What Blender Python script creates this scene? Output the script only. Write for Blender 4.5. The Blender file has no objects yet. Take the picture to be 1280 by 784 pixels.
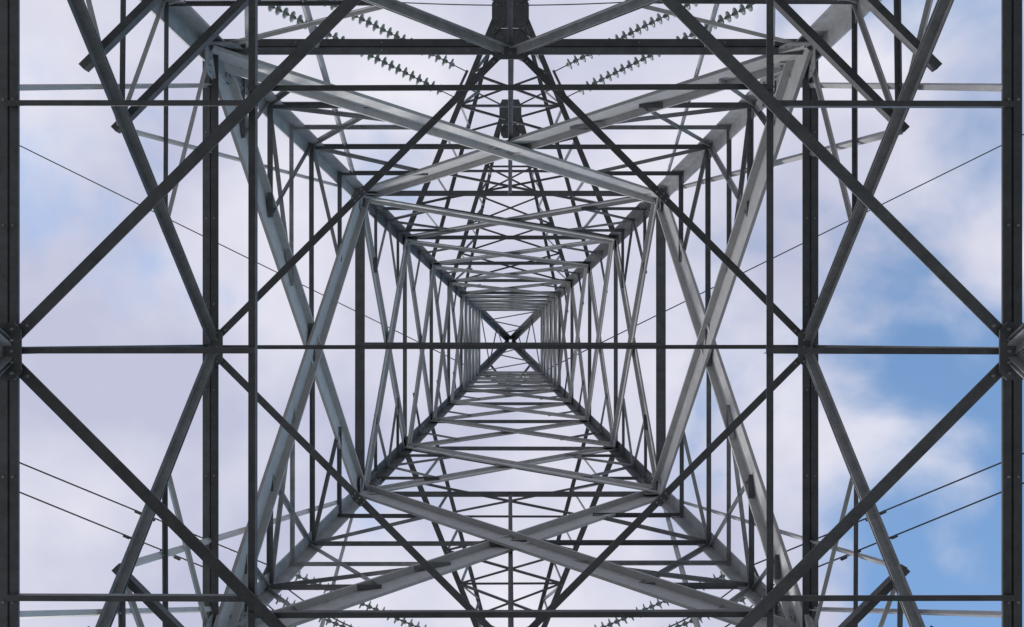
import bpy, math, random
from mathutils import Vector, Matrix
random.seed(7)
sc = bpy.context.scene
sc.view_settings.view_transform = 'Standard'
sc.view_settings.look = 'None'
sc.view_settings.exposure = 0
CZ = 1.2   # eye height above the ground

# ------------------------------------------------------------------ materials
def steel(name, c0, c1, rough=0.55, metal=0.25, spread=0.25, scale=4.5):
    m = bpy.data.materials.new(name); m.use_nodes = True
    nt = m.node_tree; N = nt.nodes; L = nt.links
    b = N['Principled BSDF']
    tc = N.new('ShaderNodeTexCoord')
    n1 = N.new('ShaderNodeTexNoise'); n1.inputs['Scale'].default_value = scale; n1.inputs['Detail'].default_value = 4
    n1.inputs['Roughness'].default_value = 0.8
    L.new(tc.outputs['Object'], n1.inputs['Vector'])
    cr = N.new('ShaderNodeValToRGB')
    cr.color_ramp.elements[0].position = 0.33; cr.color_ramp.elements[0].color = (*c0, 1)
    cr.color_ramp.elements[1].position = 0.68; cr.color_ramp.elements[1].color = (*c1, 1)
    L.new(n1.outputs['Fac'], cr.inputs['Fac'])
    geo = N.new('ShaderNodeNewGeometry')
    mr = N.new('ShaderNodeMapRange')
    mr.inputs['To Min'].default_value = 1 - spread; mr.inputs['To Max'].default_value = 1 + spread
    L.new(geo.outputs['Random Per Island'], mr.inputs['Value'])
    hs = N.new('ShaderNodeHueSaturation')
    L.new(cr.outputs['Color'], hs.inputs['Color']); L.new(mr.outputs['Result'], hs.inputs['Value'])
    L.new(hs.outputs['Color'], b.inputs['Base Color'])
    b.inputs['Roughness'].default_value = rough; b.inputs['Metallic'].default_value = metal
    return m
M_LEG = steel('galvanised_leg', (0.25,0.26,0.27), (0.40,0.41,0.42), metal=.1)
M_DARK = steel('galvanised_shaded', (0.085,0.091,0.098), (0.15,0.158,0.168), rough=0.5, metal=.15)  # same galvanised steel, darkened: shade on backlit members put into the colour
M_LIGHT = steel('galvanised_lit', (0.46,0.46,0.46), (0.58,0.58,0.58), rough=0.65, metal=0.0, spread=0.2)  # paler copy of the steel, light on the face diagonals painted in
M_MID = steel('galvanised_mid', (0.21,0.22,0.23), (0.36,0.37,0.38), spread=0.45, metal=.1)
M_INS = steel('glazed_porcelain', (0.20,0.26,0.225), (0.31,0.36,0.32), rough=0.2, metal=0.0, spread=0.1)
M_WIRE = steel('aluminium_wire', (0.06,0.06,0.065), (0.12,0.12,0.13))

# ------------------------------------------------------------------ mesh accumulator
class Acc:
    def __init__(s): s.v = []; s.f = []
    def add(s, vs, fs):
        o = len(s.v); s.v += [tuple(v) for v in vs]; s.f += [tuple(i+o for i in f) for f in fs]
    def make(s, name, mat, parent=None, smooth=False):
        me = bpy.data.meshes.new(name); me.from_pydata(s.v, [], s.f); me.update()
        ob = bpy.data.objects.new(name, me); sc.collection.objects.link(ob)
        me.materials.append(mat)
        if smooth:
            for p in me.polygons: p.use_smooth = True
        if parent: ob.parent = parent
        return ob
legs, legs2, dark, light, mid, bolts = Acc(), Acc(), Acc(), Acc(), Acc(), Acc()

def prism(acc, p, q, a, b, prof):
    n = len(prof)
    vs = [p + a*x + b*y for x, y in prof] + [q + a*x + b*y for x, y in prof]
    fs = [(i, (i+1) % n, n+(i+1) % n, n+i) for i in range(n)]
    fs.append(tuple(range(n))[::-1]); fs.append(tuple(range(n, 2*n)))
    acc.add(vs, fs)

def axes(p, q, n):
    d = (q-p).normalized()
    a = n.cross(d)
    if a.length < 1e-4: a = Vector((1, 0, 0)).cross(d)
    a.normalize(); b = d.cross(a).normalized()
    return d, a, b

jit = [0]
def L_(acc, p, q, s, n, t=None, off=0.0, flip=1, s2=None):
    """rolled angle section: one flange perpendicular to n, other along n"""
    p = Vector(p); q = Vector(q); n = Vector(n)
    t = t or max(0.008, s*0.1); s2 = s2 or s
    d, a, b = axes(p, q, n)
    jit[0] = (jit[0]+1) % 17
    o = off + jit[0]*0.0012
    wob = lambda: a*random.uniform(-.008, .008)
    p = p + b*o + wob(); q = q + b*o + wob()
    h = s/2
    prof = [(-h, 0), (h, 0), (h, t), (-h+t, t), (-h+t, s2), (-h, s2)]
    if flip < 0: prof = [(-x, y) for x, y in prof][::-1]
    prism(acc, p, q, a, b, prof)
    if s > .085:   # end bolts on the exposed flange
        for e, sg in ((p, 1), (q, -1)):
            for j in (1, 2, 3):
                bolt(e + d*sg*(j*.09+.05) + a*h*.25, -b, .014, .016)

def LL(acc, p, q, s, n, gap=0.02, off=0.0):
    """double angle back to back with a gap"""
    p = Vector(p); q = Vector(q); n = Vector(n)
    d, a, b = axes(p, q, n); t = 0.014
    jit[0] = (jit[0]+1) % 17
    o = off + jit[0]*0.0012
    p = p+b*o; q = q+b*o
    for sg in (1, -1):
        prof = [(sg*gap/2, 0), (sg*(gap/2+s/2), 0), (sg*(gap/2+s/2), t), (sg*(gap/2+t), t), (sg*(gap/2+t), s*0.7), (sg*gap/2, s*0.7)]
        if sg < 0: prof = prof[::-1]
        prism(acc, p, q, a, b, prof)
    L = (q-p).length; k = max(2, int(L/1.1))
    for i in range(1, k):
        c = p.lerp(q, i/k)
        bolt(c + a*(s*0.28) , -b, 0.012, .014); bolt(c - a*(s*0.28), -b, 0.012, .014)

def bolt(c, n, r=0.016, h=0.02):
    n = Vector(n).normalized()
    a = n.orthogonal().normalized(); b = n.cross(a)
    vs = []
    for k in (0, 1):
        for i in range(6):
            an = i*math.pi/3
            vs.append(c + a*math.cos(an)*r + b*math.sin(an)*r + n*h*k)
    bolts.add(vs, [(i, (i+1) % 6, 6+(i+1) % 6, 6+i) for i in range(6)] + [tuple(range(6, 12))])

def plate(acc, c, a, w, h, n, t=0.014, cut=0.25, nb=2):
    a = Vector(a).normalized(); n = Vector(n).normalized(); b = n.cross(a).normalized()
    x, y = w/2, h/2; k = cut
    pr = [(-x+k*w*.5, -y), (x-k*w*.5, -y), (x, -y+k*h), (x, y-k*h), (x-k*w*.5, y), (-x+k*w*.5, y), (-x, y-k*h), (-x, -y+k*h)]
    vs = [c + a*u + b*v for u, v in pr] + [c + a*u + b*v + n*t for u, v in pr]
    acc.add(vs, [(i, (i+1) % 8, 8+(i+1) % 8, 8+i) for i in range(8)] + [tuple(range(8))[::-1], tuple(range(8, 16))])
    for i in range(-nb, nb+1):
        for j in (-1, 1):
            bolt(c + a*(i*w*0.38/nb) + b*(j*h*0.22) + n*t, n, 0.013, 0.016)

# ------------------------------------------------------------------ tower geometry
HB, HT, HP = 26.0, 35.0, 40.5
def w(h):
    if h <= HB: return 5.2 - 0.128*h
    if h <= HT: return 1.872 + (1.6-1.872)*(h-HB)/(HT-HB)
    return 1.6 + (0.10-1.6)*(h-HT)/(HP-HT)
def rot(k, x, y):
    for _ in range(k % 4): x, y = -y, x
    return x, y
def F(k, u, h):
    x, y = rot(k, u*w(h), -w(h)); return Vector((x, y, h+CZ))
def IN(k):
    x, y = rot(k, 0, 1); return Vector((x, y, 0.128)).normalized()
def C(k, h): return F(k, -1, h)
UP = Vector((0, 0, 1)); DN = -UP

H1, H2, H3 = 6.0, 9.14, 14.9
LV = [H3, 18.4, 21.3, 23.8, 26.0]
TOP = [26.0, 27.8, 29.6, 31.4, 33.2, 35.0]

def leg(acc, k, h0, h1, s):
    p, q = C(k, h0), C(k, h1)
    e1 = Vector((*rot(k, 1, 0), 0)); e2 = Vector((*rot(k, 0, 1), 0))
    t = 0.025
    prism(acc, p, q, e1, e2, [(0, 0), (s, 0), (s, t), (t, t), (t, s), (0, s)])
for k in range(4):
    leg(legs, k, -CZ+0.25, H2+0.8, 0.27); leg(legs, k, H2+0.8, H3+.6, 0.25); leg(legs2, k, H3+.6, 20.0, 0.27); leg(legs2, k, 20.0, HB, 0.26)
    leg(legs2, k, HB, HT, 0.26); leg(legs2, k, HT, HP, 0.30)
    for hs, s in ((4.0, .25), (H2+0.8, .25), (H3+0.6, .22), (20.0, .21), (HB, .19), (30.5, .16)):
        e1 = Vector((*rot(k, 1, 0), 0)); e2 = Vector((*rot(k, 0, 1), 0))
        ln = 0.45 if hs < 20 else 0.3
        p, q = C(k, hs-ln), C(k, hs+ln)
        t0 = 0.027; t1 = 0.045
        prism(legs if hs < 15 else legs2, p, q, e1, e2, [(t0, t0), (s*0.97, t0), (s*0.97, t1), (t1, t1), (t1, s*0.97), (t0, s*0.97)])
        for i in range(6):
            c = p.lerp(q, (i+.5)/6)
            for f in (0.45, 0.8):
                bolt(c + e1*s*f + e2*t1, e2, 0.018, 0.025); bolt(c + e2*s*f + e1*t1, e1, 0.018, 0.025)
    if k in (0, 2):
        h = 3.0; i = 0
        while h < HT:
            c = C(k, h); e = Vector((*rot(k, -1, 0), 0)) if i % 2 else Vector((*rot(k, 0, -1), 0))
            a = e.orthogonal().normalized(); b = e.cross(a)
            prism(bolts, c, c+e*0.17, a, b, [(0.009*math.cos(x*1.047), 0.009*math.sin(x*1.047)) for x in range(6)])
            h += 0.4; i += 1

def PL(u, v, h, dz=0.0):
    return Vector((u*w(h), v*w(h), h+CZ+dz))
# ---- level 1 (first diaphragm)
for k in range(4):
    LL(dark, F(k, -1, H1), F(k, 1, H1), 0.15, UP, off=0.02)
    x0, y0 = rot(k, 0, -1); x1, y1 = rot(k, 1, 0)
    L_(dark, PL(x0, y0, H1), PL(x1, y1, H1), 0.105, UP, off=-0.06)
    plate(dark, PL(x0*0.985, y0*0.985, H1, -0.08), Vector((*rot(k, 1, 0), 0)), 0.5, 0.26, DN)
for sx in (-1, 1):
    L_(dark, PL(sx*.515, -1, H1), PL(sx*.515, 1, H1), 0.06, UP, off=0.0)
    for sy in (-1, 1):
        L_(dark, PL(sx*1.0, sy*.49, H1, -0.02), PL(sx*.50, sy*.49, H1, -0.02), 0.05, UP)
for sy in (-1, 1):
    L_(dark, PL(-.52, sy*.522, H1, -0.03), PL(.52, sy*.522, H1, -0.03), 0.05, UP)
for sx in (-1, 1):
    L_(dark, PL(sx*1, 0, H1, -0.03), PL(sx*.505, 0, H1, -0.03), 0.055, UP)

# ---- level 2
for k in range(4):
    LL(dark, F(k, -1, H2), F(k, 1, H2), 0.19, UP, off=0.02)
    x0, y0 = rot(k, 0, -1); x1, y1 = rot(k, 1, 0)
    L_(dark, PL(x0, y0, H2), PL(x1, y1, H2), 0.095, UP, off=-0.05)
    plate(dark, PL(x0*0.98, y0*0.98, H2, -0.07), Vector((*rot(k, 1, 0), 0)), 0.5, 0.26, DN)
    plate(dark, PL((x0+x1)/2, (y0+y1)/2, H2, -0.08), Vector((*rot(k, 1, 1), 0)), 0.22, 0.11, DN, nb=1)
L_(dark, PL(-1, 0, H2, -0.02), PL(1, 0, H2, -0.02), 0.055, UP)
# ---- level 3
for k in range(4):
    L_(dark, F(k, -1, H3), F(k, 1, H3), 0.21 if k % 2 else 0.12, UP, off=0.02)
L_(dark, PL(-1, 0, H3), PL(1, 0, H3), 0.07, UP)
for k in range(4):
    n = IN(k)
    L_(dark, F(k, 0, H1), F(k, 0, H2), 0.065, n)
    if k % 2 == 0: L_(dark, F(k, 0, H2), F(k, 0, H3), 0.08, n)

# ---- K bracing
K1, K2 = .455, .69
for k in range(4):
    n = IN(k)
    for sg in (-1, 1):
        A = F(k, sg, H1-0.05); B = F(k, 0, H2)
        LL(mid, A, B, 0.15, n, gap=0.03, off=0.03)
        Lc = lambda s: F(k, sg, H1 + (H2-H1)*s)
        Kp = lambda s: A.lerp(B, s)
        for s, sz in ((K1, .055), (K2, .05)):
            L_(dark, Lc(s), Kp(s), sz, n)
        L_(light, Lc(K2), Kp(K1), 0.05, n)
        L_(light, Lc(.2), Kp(K1), 0.05, n)
        L_(light, F(k, sg, H2), Kp(K2), 0.05, n)
        B0 = F(k, sg, -0.8)
        LL(mid, B0, F(k, 0, H1), 0.13, n, gap=0.03, off=0.03)
        for s in (.33, .66):
            L_(dark, F(k, sg, -0.8+(H1+.8)*s), B0.lerp(F(k, 0, H1), s), 0.06, n)
            L_(mid, F(k, sg, -0.8+(H1+.8)*s), B0.lerp(F(k, 0, H1), s-.33 if s > .5 else .66), 0.05, n)
for k in range(4):
    for s, sz, e in ((K1, .08, 0.06), (.33, .08, 0.12)):
        a = F(k, -1, H1-0.05).lerp(F(k, 0, H2), s)
        b = F(k-1, 1, H1-0.05).lerp(F(k-1, 0, H2), s)
        d = (b-a).normalized()
        L_(dark, a-d*e, b+d*e, sz, UP, off=-0.03)
for sx in (-1, 1):
    for sy in (-1, 1):
        def cn(h): return Vector((sx*w(h), sy*w(h), h+CZ))
        L_(light, PL(sx, sy*.535, H1, 0.05), cn(10.1), 0.055, UP)
        L_(light, PL(sx*.535, sy, H1, 0.05), cn(10.1), 0.055, UP)
        ka = PL(sx, sy, H1).lerp(PL(sx, 0, H2), K1); kb = PL(sx, sy, H1).lerp(PL(0, sy, H2), K1)
        L_(light, ka, cn(H3-.2), 0.065, UP); L_(light, kb, cn(H3-.2), 0.065, UP)

# ---- X panels
def xpanel(k, h0, h1, s, acc, sub, subacc=None, s2=None, red=0.05):
    n = IN(k) if h1 <= HB else Vector((*rot(k, 0, 1), 0))
    a0, a1, b0, b1 = F(k, -1, h0), F(k, 1, h0), F(k, -1, h1), F(k, 1, h1)
    L_(acc, a0, b1, s, n, off=0.03, s2=s2)
    L_(acc, a1, b0, s, n, off=-0.03, flip=-1, s2=s2)
    w0, w1 = w(h0), w(h1); f = w0/(w0+w1); hc = h0+(h1-h0)*f
    c = a0.lerp(b1, f)
    if sub:
        for sg, lo, hi in ((-1, a0, b0), (1, a1, b1)):
            lc = F(k, sg, hc)
            sa = subacc or mid
            q1 = lo.lerp(c, .5); l1 = F(k, sg, h0+(hc-h0)*.5)
            q2 = hi.lerp(c, .5); l2 = F(k, sg, h1+(hc-h1)*.5)
            if sub >= 2:
                L_(dark, l1, q1, red*1.2, n); L_(dark, l2, q2, red*1.2, n)
                L_(sa, lc, q1, red, n); L_(sa, lc, q2, red, n)
            if sub >= 3:
                L_(dark, lc, c, red*1.2, n)
                q3 = lo.lerp(c, .75); q0 = lo.lerp(c, .25)
                L_(sa, l1, q0, red, n); L_(sa, F(k, sg, h0+(hc-h0)*.75), q3, red, n)
                L_(sa, l1, q3, red, n)
                if k % 2: L_(dark, F(k, sg, h0+(hc-h0)*.25), q0, red, n)
            if sub == 1:
                L_(sa, lc, q1, red, n)
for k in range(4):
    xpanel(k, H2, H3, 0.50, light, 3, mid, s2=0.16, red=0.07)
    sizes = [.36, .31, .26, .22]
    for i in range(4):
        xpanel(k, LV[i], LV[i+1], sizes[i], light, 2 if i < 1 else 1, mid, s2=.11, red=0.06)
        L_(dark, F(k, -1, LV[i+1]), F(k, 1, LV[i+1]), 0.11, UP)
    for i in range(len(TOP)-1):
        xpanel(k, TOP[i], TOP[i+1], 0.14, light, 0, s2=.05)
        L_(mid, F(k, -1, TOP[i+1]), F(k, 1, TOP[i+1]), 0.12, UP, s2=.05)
    hs = [HT, 36.6, 38.0, 39.2, 40.2]
    for i in range(4):
        L_(mid, F(k, -1 if i % 2 else 1, hs[i]), F(k, 1 if i % 2 else -1, hs[i+1]), 0.06, Vector((*rot(k, 0, 1), 0)))
    for h, s in ((H2, .5), (H3, .45), (LV[1], .38), (LV[2], .33), (LV[3], .3), (26, .25)):
        for sg in (-1, 1):
            c = F(k, sg, h) - Vector((*rot(k, sg, 0), 0))*s*0.45
            plate(legs if h < 15 else legs2, c + IN(k)*0.03, Vector((*rot(k, 1, 0), 0)), s*0.9, s*1.2, IN(k), nb=2)
# ------------------------------------------------------------------ cross arms
def arm(sy, h, hu, Y, htip, tipw=0.28, nseg=6, plates=True):
    tip = Vector((0, sy*Y, htip+CZ))
    R, Lf = [], []
    for sx in (-1, 1):
        b = Vector((sx*w(h), sy*w(h), h+CZ)); u = Vector((sx*w(hu), sy*w(hu), hu+CZ))
        t = tip + Vector((sx*tipw, 0, 0)); tu = tip + Vector((sx*tipw, 0, .25))
        L_(dark, b, t, 0.15, UP, flip=sx*sy); L_(dark, u, tu, 0.12, UP, flip=sx*sy)
        (R if sx > 0 else Lf).append((b, t, u, tu))
        for i in range(nseg):
            s0, s1 = i/nseg, (i+1)/nseg
            p = b.lerp(t, s0); q = u.lerp(tu, s1); r = u.lerp(tu, s0)
            L_(mid, p, q, 0.06, (1, 0, 0))
            if i: L_(mid, p, r, 0.06, (1, 0, 0))
    b, t, u, tu = R[0]; b2, t2, u2, tu2 = Lf[0]
    for i in range(nseg):
        s0, s1 = i/nseg, (i+1)/nseg
        L_(dark, b.lerp(t, s0), b2.lerp(t2, s1), 0.06, UP); L_(dark, b2.lerp(t2, s0), b.lerp(t, s1), 0.06, UP, off=-0.03)
        if i % 2: L_(dark, b.lerp(t, s1), b2.lerp(t2, s1), 0.06, UP)
    if plates:
        plate(dark, tip + Vector((0, -sy*0.1, -0.03)), (1, 0, 0), tipw*3.2, 0.9, DN, nb=2)
        plate(dark, tip + Vector((0, -sy*0.8, 0.0)), (1, 0, 0), tipw*2.8, 0.5, DN, nb=2)
    return tip
tips = [arm(-1, 24.2, 26.8, 8.45, 24.8, .25), arm(-1, 18.4, 21.3, 9.25, 18.9, .32, 7), arm(1, 18.4, 21.3, 9.4, 18.9, .32, 7)]
tip_e = arm(1, 35.0, 36.6, 2.4, 35.4, .12, 2, False)

tower = bpy.data.objects.new('transmission_tower', None); sc.collection.objects.link(tower)
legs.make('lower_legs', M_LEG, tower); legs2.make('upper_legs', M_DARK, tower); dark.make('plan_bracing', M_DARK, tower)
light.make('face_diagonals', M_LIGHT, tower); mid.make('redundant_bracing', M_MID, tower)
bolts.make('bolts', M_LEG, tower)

# ------------------------------------------------------------------ insulators, conductors
def lathe(acc, c, d, prof, k=1, seg=12):
    d = d.normalized(); a = d.orthogonal().normalized(); b = d.cross(a)
    vs = []
    for z, r in prof:
        for i in range(seg):
            an = 2*math.pi*i/seg; vs.append(c + d*z*k + a*math.cos(an)*r*k + b*math.sin(an)*r*k)
    fs = []
    for j in range(len(prof)-1):
        for i in range(seg):
            fs.append((j*seg+i, j*seg+(i+1) % seg, (j+1)*seg+(i+1) % seg, (j+1)*seg+i))
    acc.add(vs, fs)
def tube(acc, pts, r, seg=6):
    vs = []; n = len(pts)
    for i, p in enumerate(pts):
        d = (pts[min(i+1, n-1)] - pts[max(i-1, 0)]).normalized()
        a = d.cross(UP).normalized(); b = d.cross(a)
        for s in range(seg):
            an = 2*math.pi*s/seg; vs.append(p + a*math.cos(an)*r + b*math.sin(an)*r)
    fs = [(i*seg+s, i*seg+(s+1) % seg, (i+1)*seg+(s+1) % seg, (i+1)*seg+s) for i in range(n-1) for s in range(seg)]
    acc.add(vs, fs)
SL = 0.47
for tip in tips:
    ends = []
    K = (tip.z-CZ)/30
    for sx in (-1, 1):
        dxy = Vector((sx, -SL, 0)).normalized()
        d = (dxy + Vector((0, 0, -0.08))).normalized()
        side = Vector((-dxy.y, dxy.x, 0))
        ins = Acc(); fit = Acc(); wire = Acc()
        s0, s1 = 3.0*K, 11.2*K; so_ = .62*K; y0 = 2.4*K
        tube(fit, [tip, tip + d*y0], 0.03)
        tube(fit, [tip + d*y0 - side*so_*1.1, tip + d*y0 + side*so_*1.1], 0.05)
        tube(fit, [tip + d*(s1+.3) - side*so_*1.1, tip + d*(s1+.3) + side*so_*1.1], 0.05)
        for o in (-so_, so_):
            a = tip + d*s0 + side*o
            tube(fit, [tip + d*y0 + side*o, tip + d*(s1+.3) + side*o], 0.02)
            n = 25; st = (s1-s0)/n
            for i in range(n):
                lathe(ins, a + d*(i*st), d, [(0, .05), (.02, .08), (.09, .09), (.10, .15), (.13, .245), (.17, .24), (.165, .15), (.19, .07), (.24, .04)], K)
            pts = []
            LW = 320; sag = 9.0
            P0 = tip + d*(s1+.3) + side*o*0.9
            for i in range(81):
                s = (i/80)**1.6*LW
                q = P0 + dxy*s
                q.z -= 4*sag*(s/LW)*(1-s/LW)
                pts.append(q)
            tube(wire, pts, 0.021)
            for ds in (2.4, 3.4):
                q = P0 + dxy*ds; q.z -= 4*sag*(ds/LW)+.07
                tube(fit, [q-dxy*.28, q-dxy*.12], .045); tube(fit, [q+dxy*.12, q+dxy*.28], .045); tube(fit, [q-dxy*.3, q+dxy*.3], .012)
            ends.append((sx, o > 0, P0))
        string = bpy.data.objects.new('insulator_string', None); sc.collection.objects.link(string)
        ins.make('porcelain_discs', M_INS, string, True); fit.make('yoke_and_dampers', M_WIRE, string)
        wire.make('power_line', M_WIRE)
    jp = Acc()
    for o in (True, False):
        A = [e for e in ends if e[0] < 0 and e[1] == o][0][2]; B = [e for e in ends if e[0] > 0 and e[1] != o][0][2]
        pts = []
        for i in range(33):
            t = i/32; q = A.lerp(B, t); e = 1-(2*t-1)**2
            q.z -= 2.4*e**.7; q.y += 1.4*e
            pts.append(q)
        tube(jp, pts, 0.019)
    jp.make('jumper_cable', M_WIRE)
ew = Acc()
for sx in (-1, 1):
    dxy = Vector((sx, -.50, 0)).normalized(); pts = []
    for i in range(81):
        s = (i/80)**1.6*320; q = tip_e + dxy*s; q.z -= 4*8*(s/320)*(1-s/320); pts.append(q)
    tube(ew, pts, 0.028)
ew.make('earth_wire', M_WIRE)

# ------------------------------------------------------------------ footings & ground
def simple(name, cols, scale, rough=.9):
    m = bpy.data.materials.new(name); m.use_nodes = True; nt = m.node_tree; b = nt.nodes['Principled BSDF']
    tc = nt.nodes.new('ShaderNodeTexCoord'); n = nt.nodes.new('ShaderNodeTexNoise'); n.inputs['Scale'].default_value = scale; n.inputs['Detail'].default_value = 6
    nt.links.new(tc.outputs['Object'], n.inputs['Vector'])
    cr = nt.nodes.new('ShaderNodeValToRGB')
    cr.color_ramp.elements[0].position = .35; cr.color_ramp.elements[1].position = .65
    cr.color_ramp.elements[0].color = (*cols[0], 1); cr.color_ramp.elements[1].color = (*cols[1], 1)
    nt.links.new(n.outputs['Fac'], cr.inputs['Fac']); nt.links.new(cr.outputs['Color'], b.inputs['Base Color'])
    b.inputs['Roughness'].default_value = rough
    return m
g = Acc()
NG = 60; S = 1500
def gz(x, y):
    r = math.hypot(x, y); return 0.0 if r < 15 else (math.sin(x*.013)*math.cos(y*.017))*min(1, (r-15)/200)*3
cs = [math.copysign(abs(i/NG*2-1)**2.2, i/NG*2-1)*S for i in range(NG+1)]
vs = [(x, y, gz(x, y)) for y in cs for x in cs]
g.add(vs, [(j*(NG+1)+i, j*(NG+1)+i+1, (j+1)*(NG+1)+i+1, (j+1)*(NG+1)+i) for j in range(NG) for i in range(NG)])
g.make('ground', simple('gravelly_grass', ((.13, .135, .115), (.25, .245, .225)), 1.5), None, True)
MC = simple('concrete', ((.25, .24, .22), (.38, .37, .35)), 6)
for k in range(4):
    ft = Acc(); c = C(k, -CZ+.3)
    e = Vector((*rot(k, .12, .12), 0)); x, y = c.x+e.x, c.y+e.y
    ft.add([(x+a*s, y+b*s, z) for z, s in ((-.3, .55), (.22, .5), (.28, .44)) for a, b in ((-1, -1), (1, -1), (1, 1), (-1, 1))],
           [(i, (i+1) % 4, 4+(i+1) % 4, 4+i) for i in range(4)] + [(4+i, 4+(i+1) % 4, 8+(i+1) % 4, 8+i) for i in range(4)] + [(8, 9, 10, 11)])
    ft.make('concrete_footing', MC)

# ------------------------------------------------------------------ sky
wd = bpy.data.worlds.new('World'); sc.world = wd; wd.use_nodes = True
nt = wd.node_tree; N = nt.nodes; L = nt.links; N.clear()
out = N.new('ShaderNodeOutputWorld')
sky = N.new('ShaderNodeTexSky'); sky.sky_type = 'NISHITA'; sky.sun_disc = False
SE, SR = math.radians(36), math.radians(-40)
sky.sun_elevation = SE; sky.sun_rotation = SR
b1 = N.new('ShaderNodeBackground'); b1.inputs['Strength'].default_value = 0.15
tn = N.new('ShaderNodeMix'); tn.data_type = 'RGBA'; tn.blend_type = 'MULTIPLY'; tn.inputs[0].default_value = 1
L.new(sky.outputs['Color'], tn.inputs[6]); tn.inputs[7].default_value = (1.35, 1.8, 1.95, 1)
L.new(tn.outputs[2], b1.inputs['Color'])
tc = N.new('ShaderNodeTexCoord'); sep = N.new('ShaderNodeSeparateXYZ'); L.new(tc.outputs['Generated'], sep.inputs[0])
def noise(scale, detail, rough, off=(0, 0, 0), dist=0.0):
    mp = N.new('ShaderNodeMapping'); mp.inputs['Location'].default_value = off
    L.new(tc.outputs['Generated'], mp.inputs['Vector'])
    n = N.new('ShaderNodeTexNoise'); n.inputs['Scale'].default_value = scale; n.inputs['Detail'].default_value = detail
    n.inputs['Roughness'].default_value = rough; n.inputs['Distortion'].default_value = dist
    L.new(mp.outputs[0], n.inputs['Vector']); return n.outputs['Fac']
def mth(op, a, b=None, c=None, clamp=False):
    m = N.new('ShaderNodeMath'); m.operation = op; m.use_clamp = clamp
    for i, x in enumerate((a, b, c)):
        if x is None: continue
        if isinstance(x, (int, float)): m.inputs[i].default_value = x
        else: L.new(x, m.inputs[i])
    return m.outputs[0]
nz = noise(3.4, 6, .5, (3.1, 1.7, .4), .2)
xr = mth('MAXIMUM', mth('SUBTRACT', sep.outputs['X'], 0.24), 0.0)
nzc = mth('MULTIPLY_ADD', mth('SUBTRACT', nz, .5), 1.2, .5)
yb = mth('MULTIPLY_ADD', sep.outputs['Y'], 1.3, 1.0)
cov = mth('SUBTRACT', mth('ADD', nzc, 0.24), mth('MULTIPLY', xr, yb))
mr = N.new('ShaderNodeMapRange'); mr.interpolation_type = 'SMOOTHSTEP'
mr.inputs['From Min'].default_value = 0.38; mr.inputs['From Max'].default_value = 0.66
mr.inputs['To Min'].default_value = 0.07
L.new(cov, mr.inputs['Value'])
b2 = N.new('ShaderNodeBackground'); b2.inputs['Strength'].default_value = 1.0
cr = N.new('ShaderNodeValToRGB'); cr.color_ramp.elements[0].position = .33; cr.color_ramp.elements[1].position = .66
cr.color_ramp.elements[0].color = (.54, .56, .72, 1); cr.color_ramp.elements[1].color = (.84, .83, .92, 1)
L.new(noise(3.5, 5, .5, (7, 2, 5)), cr.inputs['Fac']); L.new(cr.outputs['Color'], b2.inputs['Color'])
mx = N.new('ShaderNodeMixShader'); L.new(mr.outputs['Result'], mx.inputs['Fac']); L.new(b1.outputs[0], mx.inputs[1]); L.new(b2.outputs[0], mx.inputs[2])
L.new(mx.outputs[0], out.inputs['Surface'])

sun = bpy.data.lights.new('sun', 'SUN'); sun.energy = 2.2; sun.angle = math.radians(8); sun.color = (1, .97, .93)
so = bpy.data.objects.new('sun', sun); sc.collection.objects.link(so)
sd = Vector((math.sin(SR)*math.cos(SE), math.cos(SR)*math.cos(SE), math.sin(SE)))
so.rotation_euler = sd.to_track_quat('Z', 'Y').to_euler()

# ------------------------------------------------------------------ camera looking straight up
cd = bpy.data.cameras.new('camera'); cam = bpy.data.objects.new('camera', cd); sc.collection.objects.link(cam)
cd.lens = 24; cd.sensor_width = 36; cd.clip_end = 5000; cd.clip_start = 0.05
cd.shift_y = 32/1280; cd.shift_x = 2/1280
cam.location = (0, -0.105, CZ); cam.rotation_euler = (math.pi, 0, 0)
sc.camera = cam
